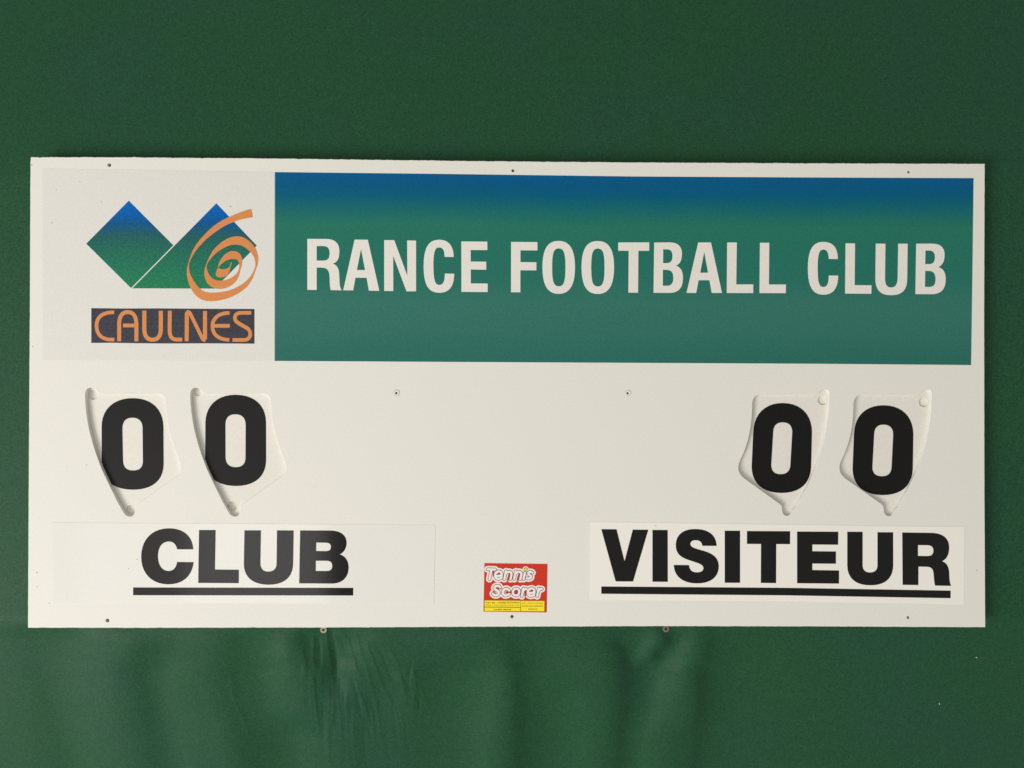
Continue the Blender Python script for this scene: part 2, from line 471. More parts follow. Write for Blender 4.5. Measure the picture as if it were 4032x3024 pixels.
build_cloth()

# plain wall that the cloth and the screws are fixed to
wv = [(x, y, z) for y in (.17, .23) for x, z in ((-1.3, -1), (1.3, -1), (1.3, .92), (-1.3, .92))]
tag(link('wall', wv, [(0,1,2,3),(5,4,7,6),(4,0,3,7),(1,5,6,2),(3,2,6,7),(4,5,1,0)], M['wall']), kind='structure')

# ------------------------------------------------------------ the board
root = empty('scoreboard', D(1106, 1355, 0))
tag(root, 'white rectangular football scoreboard headed RANCE FOOTBALL CLUB, fixed over green cloth', 'scoreboard')

ZL = frame(300, 1480, 900/2212)
ZR = frame(2850, 1480, 900/2212)
pocket_l = "M 85 190 C 84 140 105 109 142 109 C 178 109 192 135 206 152 C 216 165 230 168 250 168 L 780 166 C 835 168 862 200 866 245 L 872 330 C 880 440 905 560 940 660 L 998 820 C 1022 880 1020 940 975 972 L 610 1232 C 580 1255 572 1265 572 1292 C 572 1335 555 1363 520 1363 C 488 1363 470 1345 455 1318 L 400 1222 C 350 1120 300 1020 250 912 C 200 790 150 640 120 500 C 100 390 86 290 85 190 Z"
pocket_r = "M 274 300 C 270 220 300 176 365 177 L 890 177 C 925 176 930 128 984 128 C 1012 128 1022 150 1021 185 L 1017 300 C 1010 420 990 540 955 680 C 928 800 880 935 812 1075 L 707 1262 C 688 1285 680 1295 668 1310 C 655 1340 640 1357 612 1357 C 580 1356 562 1325 563 1290 C 563 1262 555 1250 530 1232 L 205 998 C 160 965 138 930 140 880 C 142 840 160 810 190 745 C 225 660 270 520 274 300 Z"
def shift(svg, dx, dy):
    out = []; k = 0
    for t in svg.split():
        if t in 'MLCZ': out.append(t); k = 0
        else:
            out.append(str(float(t) + (dx if k % 2 == 0 else dy))); k += 1
    return ' '.join(out)
pockets = [ZL(contours(pocket_l)[0]), ZL(contours(shift(pocket_l, 1018, 0))[0]),
           ZR(contours(pocket_r)[0]), ZR([(x*1.0136 + 977, y + 2) for x, y in contours(pocket_r)[0]])]

def rough_edge(pts, step, amp, seed):
    """polyline of photo points -> jittered sawn edge (world)"""
    r = random.Random(seed); out = []
    for (a, b) in zip(pts[:-1], pts[1:]):
        A, B = P(*a), P(*b); L = (B - A).length; n = max(1, int(L/step))
        d = (B - A).normalized(); nn = Vector((-d.z, 0, d.x))
        for i in range(n):
            p = A + (B-A)*(i/n)
            j = (noise.noise(Vector((p.x*90, p.z*90, seed))) * amp*1.2 + r.uniform(-1, 1)*amp*0.6)
            if r.random() < 0.06: j *= 2.2
            out.append(p + nn*j)
    return out
top = [(121, 618), (600, 619.5), (1080, 623.5), (1800, 633), (2480, 639), (3200, 642.5), (3878, 644.5)]
right = [(3878, 644.5), (3876, 1200), (3877, 1900), (3880, 2470)]
bot = [(3880, 2470), (3300, 2467), (2620, 2465.5), (1900, 2468), (1285, 2471), (600, 2472.5), (109.5, 2472)]
left = [(109.5, 2472), (113, 1800), (117, 1200), (119, 700), (119.5, 640), (121, 618)]
edge = (rough_edge(top, .0028, .00026, 1) + rough_edge(right, .004, .0001, 2) +
        rough_edge(bot, .0032, .00017, 3) + rough_edge(left, .004, .00011, 4))
TH = 0.012; PD = 0.0076
holes_px = [(236, 356.5, 7.6), (1108, 368.5, 6.3), (1963, 371.5, 6.0), (232, 1340.5, 7.8), (1106, 1332.3, 6.8), (1962, 1334, 6.3)]
pins_px = [(80, 1236.5, 2.6), (2111, 1231.5, 2.8)]
mm = 0.96599/3030
holes = [circle(D(x, y), r*mm, 20) for x, y, r in holes_px]
pins = [circle(D(x, y), r*mm, 8) for x, y, r in pins_px]
eye_px = [(856.5, 849), (1356.2, 849.2)]
eyes = [circle(D(x, y), 12.5*mm, 24) for x, y in eye_px]

V = []; F = []; FM = []
B_ = 0.0004
edge = clean(edge)
if area2(edge) < 0: edge = edge[::-1]
face_edge = inset(edge, B_)
inner = [clean(p) for p in pockets] + holes + pins + eyes
inner = [c if area2(c) < 0 else c[::-1] for c in inner]
allc = [face_edge] + inner
flat = [p for c in allc for p in c]
V = [(p.x, 0, p.z) for p in flat]
for t in tessellate_polygon([[Vector((p.x, p.z, 0)) for p in c] for c in allc]):
    a, b, c = [flat[k] for k in t]
    ar = (b.x-a.x)*(c.z-a.z) - (c.x-a.x)*(b.z-a.z)
    F.append(tuple(t) if ar > 0 else tuple(t[::-1])); FM.append(0)
def add_ring(prev, pts, mi=0):
    """joins ring of indices prev with new ring of points"""
    k = len(V); V.extend(pts); n = len(pts)
    for i in range(n):
        j = (i+1) % n
        F.append((prev[i], k+i, k+j, prev[j])); FM.append(mi)
    return list(range(k, k+n))
ring = list(range(len(face_edge)))
ring = add_ring(ring, [(p.x, B_, p.z) for p in edge], 1)
ring = add_ring(ring, [(p.x, TH, p.z) for p in edge], 1)
k0 = len(face_edge)
for ci, c in enumerate(inner):
    ring = list(range(k0, k0+len(c))); k0 += len(c)
    if ci < 4:                                       # routed number pockets
        c1 = c
        for dd, yy in ((.00012, .00012), (.00035, .0004), (.0006, .001)):
            q = inset(c, dd)
            ring = add_ring(ring, [(p.x, yy, p.z) for p in q])
        q = inset(c, .00062)
        ring = add_ring(ring, [(p.x, PD-.0006, p.z) for p in q])
        q2 = inset(c, .0011)
        ring = add_ring(ring, [(p.x, PD, p.z) for p in q2])
        kk = ring
        q2f = [Vector((p.x, p.z, 0)) for p in q2]
        for t in tessellate_polygon([q2f]):
            a, b, cc = [q2[i] for i in t]
            ar = (b.x-a.x)*(cc.z-a.z) - (cc.x-a.x)*(b.z-a.z)
            t2 = tuple(kk[i] for i in t)
            F.append(t2 if ar > 0 else t2[::-1]); FM.append(0)
    elif ci < 10 or ci >= 12:                         # drilled through
        ring = add_ring(ring, [(p.x, TH, p.z) for p in c], 1)
    else:                                            # pin pricks
        ring = add_ring(ring, [(p.x, .002, p.z) for p in c], 1)
        F.append(tuple(ring)); FM.append(1)
# back
k = len(V)
bc = [edge] + [c for i, c in enumerate(inner) if 4 <= i < 10 or i >= 12]
fl = [p for c in bc for p in c]
V += [(p.x, TH + 1e-6, p.z) for p in fl]
for t in tessellate_polygon([[Vector((p.x, p.z, 0)) for p in c] for c in bc]):
    a, b, c = [fl[i] for i in t]
    ar = (b.x-a.x)*(c.z-a.z) - (c.x-a.x)*(b.z-a.z)
    t2 = tuple(k+i for i in t); F.append(t2[::-1] if ar > 0 else t2); FM.append(1)
link('board_panel', V, F, [M['board'], M['board_core']], root, FM)
# two battens behind hold the board off the cloth
for x0, x1 in ((-.47, -.43), (.43, .47)):
    vv = [(x, y, z) for y in (TH+.0005, TH+.0022) for x, z in ((x0, -.26), (x1, -.26), (x1, .26), (x0, .26))]
    link('spacer_batten', vv, [(0,1,2,3),(5,4,7,6),(0,4,5,1),(1,5,6,2),(2,6,7,3),(3,7,4,0)], M['plastic'], root)

# eyelets in the middle of the board
for x, y in eye_px:
    c = D(x, y); n = 28; V = []; F = []
    prof = [(12.2, .0008), (11.9, -.0001), (11.0, -.0007), (6.5, -.0006), (4.4, -.0002), (3.9, .0010), (3.7, .006)]
    for r, yy in prof:
        V += [(c.x + r*mm*math.cos(2*math.pi*i/n), yy, c.z + r*mm*math.sin(2*math.pi*i/n)) for i in range(n)]
    for q in range(len(prof)-1):
        for i in range(n):
            F.append((q*n+i, (q+1)*n+i, (q+1)*n+(i+1) % n, q*n+(i+1) % n))
    k = len(V)
    V += [(c.x + 3.7*mm*math.cos(2*math.pi*i/n), .0061, c.z + 3.7*mm*math.sin(2*math.pi*i/n)) for i in range(n)]
    F.append(tuple(range(k, k+n)))  # dark disc closes the bore, standing in for its shade
    link('eyelet', V, F, [M['plastic'], M['dark']], root, [0]*(len(F)-1)+[1], smooth=False)

# ------------------------------------------------------------ header banner
BAN = [(1082.6, 677.8), (1700, 684.5), (2490, 695), (3200, 699), (3833.3, 701.5), (3829, 1050), (3823.6, 1437.2), (3200, 1432), (2490, 1428.5),
       (1700, 1424.5), (1081.9, 1421)]
Y1, Y2, Y3 = -0.00025, -0.0004, -0.00055
zt = P(2000, 690).z - root.location.z; zb = P(2000, 1426).z - root.location.z
kk = 1.16
M['banner'] = mat('banner_gradient_print', None, 0.5, 0.12, grain=0.14, grain_scale=520, ramp=(zt, zb, [
    (0.0, rgb(0, 86, 134, kk)), (0.055, rgb(0, 85, 127, kk)), (0.11, rgb(0, 89, 118, kk)), (0.16, rgb(14, 97, 109, kk)),
    (0.215, rgb(28, 105, 100, kk)), (0.27, rgb(37, 112, 93, kk)), (0.36, rgb(36, 110, 94, kk)), (0.54, rgb(38, 109, 96, kk)), (0.68, rgb(51, 111, 98, kk)),
    (0.84, rgb(49, 108, 98, kk)), (0.97, rgb(42, 104, 94, kk))]))
V, F = slab([[P(x, y, Y1) for x, y in BAN]], Y1, -.00002)
banner = link('header_banner', V, F, M['banner'], root)
tag(banner, 'blue to green banner reading RANCE FOOTBALL CLUB')
Z1 = frame(1180, 900, 800/2212); Z2 = frame(1960, 900, 800/2212); Z3 = frame(2700, 900, 400/2212); Z4 = frame(3100, 900, 700/2212)
O1 = "M 663 134 C 775 135 840 210 841 420 C 841 630 775 711 663 711 C 550 711 486 630 486 420 C 486 210 550 133 663 134 Z M 663 216 C 608 216 592 265 592 420 C 592 580 608 629 665 629 C 720 629 737 580 737 420 C 737 265 720 216 663 216 Z"
HEAD = [
 (Z1, "M 83 112 L 290 113 C 390 114 432 165 432 245 C 432 335 405 370 358 381 C 410 395 428 440 430 500 L 433 560 C 434 620 442 658 461 672 L 338 670 C 330 640 328 600 326 540 C 325 450 300 425 230 425 L 185 424 L 185 668 L 83 667 Z M 185 190 L 255 190 C 308 190 326 220 326 270 C 326 325 305 349 255 349 L 185 348 Z"),
 (Z1, "M 598 120 L 742 121 L 867 678 L 753 676 L 729 536 L 608 535 L 582 673 L 474 672 Z M 668 222 L 712 452 L 623 451 Z"),
 (Z1, "M 920 125 L 1030 126 L 1172 514 L 1170 129 L 1267 131 L 1267 683 L 1163 683 L 1018 297 L 1019 680 L 920 679 Z"),
 (Z1, "M 1677 309 L 1577 308 C 1577 235 1558 205 1519 205 C 1473 205 1456 250 1456 400 C 1456 570 1476 613 1520 613 C 1565 613 1580 570 1580 490 L 1682 491 C 1682 635 1625 699 1520 699 C 1400 699 1350 615 1349 410 C 1349 205 1405 121 1518 121 C 1625 122 1675 190 1677 309 Z"),
 (Z1, "M 1760 140 L 2043 142 L 2043 234 L 1862 233 L 1862 359 L 2031 360 L 2031 448 L 1863 446 L 1863 597 L 2047 598 L 2046 691 L 1761 689 Z"),
 (Z2, "M 145 145 L 432 147 L 432 238 L 247 237 L 247 365 L 421 367 L 420 455 L 246 454 L 246 694 L 144 693 Z"),
 (Z2, O1), (Z2, shift(O1, 425.5, 1)),
 (Z2, "M 1311 151 L 1649 150 L 1649 242 L 1531 242 L 1527 698 L 1422 697 L 1425 242 L 1311 241 Z"),
 (Z2, "M 1703 152 L 1870 150 C 1965 150 2005 200 2005 270 C 2005 345 1985 385 1940 404 C 1995 420 2017 470 2016 540 C 2016 650 1965 700 1870 700 L 1696 699 Z M 1801 226 L 1840 226 C 1885 226 1902 250 1902 300 C 1902 350 1885 375 1838 376 L 1800 376 Z M 1798 448 L 1840 449 C 1890 451 1911 475 1911 540 C 1911 600 1885 623 1840 623 L 1797 622 Z"),
 (Z3, "M 273 302 L 550 302 L 790 1402 L 567 1402 L 517 1125 L 281 1124 L 228 1402 L 18 1400 Z M 404 505 L 487 961 L 316 961 Z"),
 (Z3, "M 903 303 L 1113 302 L 1101 1215 L 1471 1216 L 1470 1404 L 894 1403 Z"),
 (Z3, "M 1616 309 L 1820 308 L 1812 1217 L 2182 1218 L 2180 1406 L 1606 1405 Z"),
 (Z4, "M 629 379 L 516 378 C 514 300 495 261 450 261 C 395 262 378 320 378 500 C 378 680 400 726 447 727 C 495 727 516 685 516 584 L 633 585 C 633 745 570 823 450 823 C 315 822 255 725 256 490 C 258 255 320 164 450 165 C 570 166 628 240 629 379 Z"),
 (Z4, "M 725 184 L 843 184 L 838 704 L 1048 706 L 1046 811 L 719 809 Z"),
 (Z4, "M 1101 187 L 1221 188 L 1216 610 C 1216 700 1240 732 1290 732 C 1345 732 1370 700 1374 610 L 1380 188 L 1498 188 L 1492 620 C 1492 765 1430 829 1290 829 C 1160 829 1096 765 1096 620 Z"),
 (Z4, "M 1604 188 L 1800 187 C 1910 187 1958 240 1957 325 C 1957 410 1930 455 1880 479 C 1945 500 1972 550 1971 635 C 1970 755 1910 816 1800 816 L 1594 815 Z M 1719 273 L 1765 273 C 1815 273 1837 300 1837 355 C 1837 415 1812 442 1765 442 L 1716 442 Z M 1716 526 L 1765 527 C 1820 528 1845 560 1845 630 C 1845 700 1820 725 1765 726 L 1713 725 Z"),
]
for fr, s in HEAD: shape('letter', s, fr, Y2, Y1 + 1e-5, M['letter_white'], banner)

# ------------------------------------------------------------ CLUB sticker
Z5 = frame(500, 2040, 920/2212)
V, F = slab([[P(x, y, Y1) for x, y in ((204, 2058), (900, 2062), (1714, 2068), (1708.6, 2377), (900, 2375), (210, 2374))]], Y1, -.00002)
club = link('name_sticker', V, F, M['white_gloss'], root)
tag(club, 'glossy white sticker reading CLUB')
CL = ["M 628 296 L 475 296 C 465 250 440 222 398 222 C 335 222 295 270 293 355 C 292 450 335 501 393 501 C 440 500 465 470 474 416 L 631 417 C 615 550 530 628 390 627 C 230 626 134 520 134 365 C 135 200 240 96 400 97 C 535 98 620 170 628 296 Z",
 "M 682 113 L 839 113 L 833 487 L 1059 489 L 1058 616 L 674 614 Z",
 "M 1112 116 L 1268 116 L 1263 430 C 1264 480 1290 507 1337 507 C 1385 507 1415 480 1416 430 L 1420 116 L 1578 117 L 1573 430 C 1571 560 1490 631 1340 631 C 1190 630 1105 560 1106 430 Z",
 "M 1639 117 L 1930 118 C 2025 120 2080 165 2079 235 C 2078 285 2055 325 2015 344 C 2070 360 2100 410 2098 470 C 2097 560 2040 620 1940 620 L 1630 618 Z M 1792 232 L 1880 233 C 1915 234 1930 245 1930 272 C 1930 300 1915 313 1880 313 L 1790 312 Z M 1788 404 L 1890 404 C 1925 405 1943 420 1943 453 C 1943 485 1925 501 1890 501 L 1787 501 Z"]
for s in CL: shape('letter', s, Z5, Y2, Y1 + 1e-5, M['black_gloss'], club)
shape('underline', "M 58 657 L 2142 661 L 2141 733 L 58 730 Z", Z5, Y2, Y1 + 1e-5, M['black_gloss'], club)

# ------------------------------------------------------------ VISITEUR sticker
Z6 = frame(2300, 2040, 800/2212); Z7 = frame(3000, 2040, 820/2212)
V, F = slab([[P(x, y, Y1) for x, y in ((2323.5, 2055), (3100, 2066), (3797, 2075), (3796, 2380), (3100, 2367), (2323.5, 2362))]], Y1, -.00002)
vis = link('name_sticker', V, F, M['white_satin'], root)
tag(vis, 'white sticker reading VISITEUR')
VL = [(Z6, "M 187 121 L 353 122 L 440 469 L 530 126 L 699 127 L 533 690 L 343 689 Z"),
 (Z6, "M 744 129 L 910 130 L 911 694 L 744 693 Z"),
 (Z6, "M 1443 303 L 1287 302 C 1283 262 1258 242 1218 241 C 1180 240 1157 255 1157 283 C 1158 320 1210 330 1270 348 C 1370 375 1466 410 1466 525 C 1466 650 1370 712 1225 711 C 1080 710 980 640 976 510 L 1142 512 C 1146 565 1175 590 1224 591 C 1270 592 1299 575 1299 545 C 1299 505 1240 490 1180 470 C 1080 440 998 410 998 295 C 998 180 1080 118 1210 119 C 1350 120 1438 180 1443 303 Z"),
 (Z6, "M 1531 137 L 1698 138 L 1698 705 L 1531 704 Z"),
 (Z6, "M 1773 141 L 2243 143 L 2242 284 L 2092 283 L 2090 708 L 1924 706 L 1926 282 L 1773 281 Z"),
 (Z7, "M 374 143 L 811 145 L 810 283 L 536 281 L 536 352 L 787 355 L 786 485 L 536 483 L 536 552 L 820 557 L 819 696 L 374 692 Z"),
 (Z7, "M 907 145 L 1070 146 L 1070 500 C 1070 552 1100 578 1149 578 C 1198 578 1228 552 1228 500 L 1228 150 L 1394 151 L 1395 500 C 1393 640 1310 715 1150 714 C 990 713 908 635 907 500 Z"),
 (Z7, "M 1491 153 L 1800 157 C 1925 160 1988 215 1989 310 C 1990 385 1965 435 1914 459 C 1965 475 1988 520 1990 590 C 1992 650 1995 690 2010 720 L 1840 717 C 1832 690 1828 650 1825 600 C 1822 540 1800 518 1750 517 L 1663 516 L 1662 711 L 1495 709 Z M 1658 287 L 1760 288 C 1803 290 1822 310 1822 345 C 1822 382 1803 403 1760 403 L 1658 402 Z")]
for fr, s in VL: shape('letter', s, fr, Y2, Y1 + 1e-5, M['black_satin'], vis)
V, F = slab([[P(x, y, Y2) for x, y in ((2367.6, 2309.4), (3100, 2314.8), (3743.3, 2325.8), (3742.9, 2355.5), (3100, 2344.3), (2367.6, 2338))]], Y2, Y1+1e-5)
link('underline', V, F, M['black_satin'], vis)

# ------------------------------------------------------------ logo sheet
V, F = slab([[P(x, y, -.0002) for x, y in ((167, 663), (600, 669), (1080.5, 676.5), (1080, 1420), (600, 1419.5), (167, 1418))]], -.0002, -.00002)
sheet = link('logo_sheet', V, F, M['logo_sheet'], root)
tag(sheet, 'off white printed sheet with the town emblem and the word CAULNES')
Z9 = frame(100, 580, 1040/2006)
zt = P(600, 790).z - root.location.z; zb = P(600, 1136).z - root.location.z
M['emblem'] = mat('emblem_gradient_print', None, 0.5, 0.12, grain=0.27, grain_scale=420, ramp=(zt, zb, [
    (0.0, rgb(0, 104, 190, 1.1)), (0.16, rgb(0, 96, 176, 1.1)), (0.27, rgb(14, 88, 140, 1.1)), (0.40, rgb(38, 96, 98, 1.1)),
    (0.58, rgb(38, 110, 92, 1.1)), (0.78, rgb(38, 120, 92, 1.1)), (0.97, rgb(38, 128, 88, 1.1))]))
shape('emblem_diamond', "M 785 405 L 1123 744 L 802 1069 L 462 732 Z", Z9, -.0003, -.00019, M['emblem'], sheet)
shape('emblem_diamond', "M 1450 425 L 1757 747 L 1437 1073 L 812 1071 Z", Z9, -.0003, -.00019, M['emblem'], sheet)
Z10 = frame(700, 780, 360/1357)
SP = [(1102,222,126),(1040,234,120),(955,257,108),(885,280,100),(815,308,95),(750,336,92),(680,370,90),(615,410,89),(553,453,87),(490,504,80),(430,558,70),(375,612,64),
 (325,668,58),(285,718,50),(248,772,42),(222,818,33),(200,868,25),(182,908,18),(168,950,14),(158,990,17),(153,1030,25),(153,1065,33),(155,1098,40),(160,1135,50),(170,1170,60),(185,1210,71),
 (203,1250,83),(226,1298,93),(254,1342,103),(288,1385,112),(328,1420,119),(378,1448,126),(435,1463,130),(500,1468,128),(560,1465,124),(625,1457,119),(685,1445,113),(745,1430,106),
 (802,1409,100),(860,1383,94),(912,1352,88),(965,1317,80),(1012,1279,70),(1045,1243,60),(1075,1203,48),(1102,1160,38),(1125,1112,29),(1143,1068,23),(1156,1030,23),(1165,998,30),(1170,960,38),(1170,925,46),
 (1165,888,56),(1155,852,66),(1140,815,78),(1120,780,88),(1092,745,97),(1058,710,107),(1015,675,116),(970,648,122),(920,632,125),(872,628,122),(825,632,117),(773,645,109),(722,666,100),(678,690,92),
 (635,720,82),(593,752,73),(553,788,62),(525,822,51),(500,856,39),(475,893,29),(455,928,20),(438,960,13),(426,990,12),(419,1020,19),(416,1050,30),(418,1085,44),(424,1120,59),(434,1155,74),
 (450,1190,88),(474,1224,101),(505,1252,111),(545,1274,119),(590,1285,123),(638,1287,124),(685,1281,121),(732,1267,114),(777,1246,104),(815,1220,91),(850,1188,74),(878,1152,55),(898,1116,38),
 (910,1085,27),(917,1055,23),(925,1028,28),(930,1000,36),(932,965,46),(928,930,60),(916,900,76),(900,876,93),(875,856,108),(845,846,118),(803,845,117),(762,856,106),(722,876,90),(688,903,74),(655,937,55),(630,968,37),(612,1000,22),(598,1030,10)]
pts = [P(700 + x*360/1357, 780 + y*360/1357, -.0004) for x, y, w in SP]
V = []; F = []
ribbon(pts, [w*(360/1357)*mm/2 for x, y, w in SP], -.0004, V, F)
for c in contours("M 600 1028 C 570 1080 558 1120 565 1145 C 580 1180 640 1182 680 1172 C 740 1150 765 1110 772 1070 C 785 1020 800 980 798 953 L 786 955 C 780 990 778 1000 772 1015 C 740 1050 700 1060 660 1056 C 630 1052 615 1045 605 1042 Z"):
    v2, f2 = slab([Z10(c, -.00042)], -.00042, -.0003)
    k = len(V); V += v2; F += [tuple(i+k for i in f) for f in f2]
V, F = union('s', V, F, -.0004, None, None)
link('emblem_spiral', V, F, M['orange'], sheet)
Z8 = frame(330, 1200, 700/2212)
shape('name_strip', "M 93 42 L 500 47 L 900 45 L 1500 50 L 2123 52 L 2123 484 L 1500 480 L 1000 482 L 600 478 L 350 473 L 93 475 Z", Z8, -.0003, -.00019, M['navy'], sheet)
s8 = 700/2212
CA = [[("M 378 94 L 335 95 C 210 105 158 170 158 262 C 158 360 215 432 335 433 L 380 433", 45)],
      [("M 440 453 L 440 240 C 440 140 480 90 548 91 C 620 92 653 145 654 250 L 654 455", 49), ("M 488 257 L 640 258", 46)],
      [("M 753 73 L 753 300 C 753 390 790 435 855 435 C 920 435 958 390 958 300 L 958 75", 51)],
      [("M 1070 75 L 1068 320 C 1068 400 1100 433 1160 433 L 1225 433", 48)],
      [("M 1280 453 L 1282 104", 50), ("M 1508 430 L 1508 77", 50), ("M 1290 88 C 1310 88 1318 100 1330 122 L 1462 392 C 1474 420 1484 436 1500 441", 44), ("M 1281 112 C 1282 100 1290 98 1300 100", 46)],
      [("M 1813 101 C 1680 100 1600 170 1600 265 C 1600 370 1680 437 1811 436", 45), ("M 1612 262 L 1815 262", 46)],
      [("M 2083 100 L 1960 100 C 1900 102 1880 130 1880 165 C 1882 210 1920 225 1960 250 L 2030 290 C 2065 315 2072 340 2070 370 C 2068 415 2035 438 1990 438 L 1850 438", 46)]]
for L_ in CA:
    V = []; F = []
    for q, (s, w) in enumerate(L_):
        stroke(s, Z8, w, s8, -.0004 - q*1e-5, False, V, F)
    V, F = union('letter', V, F, -.0004, None, None)
    link('letter', V, F, M['orange'], sheet)

# ------------------------------------------------------------ maker's sticker
Z11 = frame(1880, 2180, 300/1914); s11 = 300/1914
mk = shape('maker_sticker', "M 175 240 L 1757 260 L 1738 1478 L 152 1455 Z", Z11, -.0003, -.00002, M['red'], root)
tag(mk, 'small red and yellow sticker reading Tennis Scorer')
E_ = "M 480 562 L 612 548 C 612 470 580 440 530 442 C 470 447 440 500 445 560 C 450 612 490 640 540 630 C 575 622 590 612 608 600"
N_ = ["M 715 440 L 675 640", "M 703 510 C 730 440 850 430 857 500 C 855 560 838 600 828 640"]
R_ = ["M 1152 872 L 1113 1070", "M 1140 960 C 1155 900 1195 878 1232 888"]
WORD1 = [["M 255 390 L 445 395", "M 352 390 L 300 640"], [E_], N_, [shift(s, 247, 0) for s in N_], ["M 1192 472 L 1155 640"],
         ["M 1382 478 C 1345 440 1290 450 1275 490 C 1270 530 1350 540 1350 580 C 1340 632 1280 632 1238 612"]]
WORD2 = [["M 565 842 C 550 790 450 790 425 850 C 410 910 540 920 540 980 C 530 1060 420 1070 385 1000"],
         ["M 795 925 C 770 870 690 860 650 920 C 620 980 650 1050 710 1050 C 750 1045 775 1030 798 1010"],
         ["M 970 875 C 1025 875 1055 915 1050 965 C 1045 1015 1010 1050 965 1050 C 915 1048 885 1010 890 960 C 896 910 930 876 970 875"],
         R_, [shift(E_, 820, 428)], [shift(s, 385, 0) for s in R_]]
V = []; F = []
for word in (WORD1, WORD2):
    for L_ in word:
        for st in L_: stroke(st, Z11, 166, s11, 0, True, V, F)
disc(Z11([(1210, 392)])[0], 76*s11*mm, 0, V, F, 24)
V, F = union('h', V, F, -.00035, None, None)
halo = link('word_outline', V, F, M['st_white'], mk)
V = []; F = []
for st, w in (("M 762 660 L 800 525", 52), ("M 1009 660 L 1047 525", 52), ("M 535 500 L 560 495", 40), ("M 540 590 L 650 575", 30), ("M 396 560 L 402 440", 34),
              ("M 725 965 L 860 968", 56), ("M 968 955 L 972 968", 90), ("M 1200 1050 L 1212 930", 50), ("M 1355 930 L 1380 923", 40), ("M 1360 1012 L 1470 1000", 30),
              ("M 500 870 L 590 880", 36), ("M 400 945 L 440 985", 36), ("M 1300 520 L 1330 500", 10)):
    stroke(st, Z11, w, s11, 0, True, V, F)
V, F = union('r', V, F, -.00039, None, None)
link('counter_print', V, F, M['red'], mk)
for L_ in WORD1 + WORD2:
    V = []; F = []
    for st in L_: stroke(st, Z11, 86, s11, 0, True, V, F)
    V1, F1 = union('a', V, F, -.00044, None, None)
    V = []; F = []
    for st in L_: stroke(st, Z11, 58, s11, 0, True, V, F)
    V2, F2 = union('b', V, F, -.0005, None, None)
    k = len(V1)
    link('letter', V1 + V2, F1 + [tuple(i+k for i in f) for f in F2], [M['darkred'], M['st_white']], mk, [0]*len(F1) + [1]*len(F2))
V = []; F = []
c = Z11([(1210, 392)])[0]
disc(c, 48*s11*mm, -.00056, V, F, 20); disc(c, 33*s11*mm, -.0006, V, F, 20)
link('letter_dot', V, F, [M['olive'], M['yellow']], mk, [0, 1])
for s in ("M 182 1175 L 1085 1183 L 1080 1340 L 180 1333 Z", "M 180 1350 L 1078 1357 L 1078 1447 L 178 1440 Z", "M 1092 1185 L 1683 1190 L 1680 1450 L 1090 1447 Z"):
    c = contours(s)[0]; cx = sum(p[0] for p in c)/4; cy = sum(p[1] for p in c)/4
    c2 = [(x + (9 if x > cx else -9), y + (8 if y > cy else -8)) for x, y in c]
    V, F = slab([Z11(c2, -.00034)], -.00034, -.0003)
    f = link('address_frame', V, F, M['olive'], mk)
    V, F = slab([Z11(c, -.0004)], -.0004, -.0003)
    link('address_field', V, F, M['yellow'], mk)
def small_text(txt, x0, y0, x1, h, m, name='printed_line', bold=0.0):
    cu = bpy.data.curves.new('t', 'FONT'); cu.body = txt; cu.resolution_u = 3; cu.offset = bold
    ob = bpy.data.objects.new('t', cu); scene.collection.objects.link(ob)
    dg = bpy.context.evaluated_depsgraph_get()
    me = bpy.data.meshes.new_from_object(ob.evaluated_get(dg))
    co = [v.co.copy() for v in me.vertices]; fc = [tuple(p.vertices) for p in me.polygons]
    mnx = min(c.x for c in co); mxx = max(c.x for c in co)
    k = (x1-x0)/(mxx-mnx)
    V = [tuple(Z11([(x0 + (c.x-mnx)*k, y0 - c.y*h/0.7)], -.00046)[0]) for c in co]
    V = [(v[0], -.00046, v[2]) for v in V]
    link(name, V, fc, m, mk)
    bpy.data.objects.remove(ob); bpy.data.curves.remove(cu); bpy.data.meshes.remove(me)
small_text("Tel / fax : +33(0)5.59.33.99.01", 210, 1248, 1055, 38, M['olive'], bold=.02)
small_text("Web = www.tennis-scorer.com", 205, 1308, 1050, 34, M['olive'])
small_text("mod\u00e8le d\u00e9pos\u00e9", 405, 1418, 845, 36, M['olive'], bold=.02)
small_text("Adr : chemin mostan\u00e9", 1115, 1257, 1645, 34, M['olive'])
small_text("64230 SAUVAGNON", 1115, 1337, 1648, 40, M['olive'])
small_text("FRANCE", 1280, 1415, 1500, 40, M['olive'])

# ------------------------------------------------------------ scuffs and specks on the board (wear)
for x, y, a, l, w in ((205, 877, 1.5, 7, 3), (315, 715, .4, 4, 2.5), (222, 746, .2, 4, 2), (908, 813, 0, 5, 4), (124, 650, -.4, 7, 2.5),
                      (129, 1364, 0, 5, 2), (540, 2202, 0, 5, 4), (507, 2239, 0, 3.5, 3), (147, 2310, 0, 3, 2), (195, 2375, 0, 4, 2.5),
                      (2582, 2070, .3, 4, 3), (341, 1831, 0, 4, 3), (400, 795, 0, 4, 3), (552, 1062, 1.8, 4, 2)):
    c = P(x, y); yy = -.00032
    pts = [(c.x + l/2*mm*math.cos(t)*math.cos(a) - w/2*mm*math.sin(t)*math.sin(a), yy,
            c.z + l/2*mm*math.cos(t)*math.sin(a) + w/2*mm*math.sin(t)*math.cos(a)) for t in [2*math.pi*i/9 for i in range(9)]]
    pb = [(p[0], -.00001, p[2]) for p in pts]
    F = [tuple(range(9))] + [(i, i+9, (i+1) % 9 + 9, (i+1) % 9) for i in range(9)]
    link('scuff_mark', pts + pb, F, M['mark'], root)

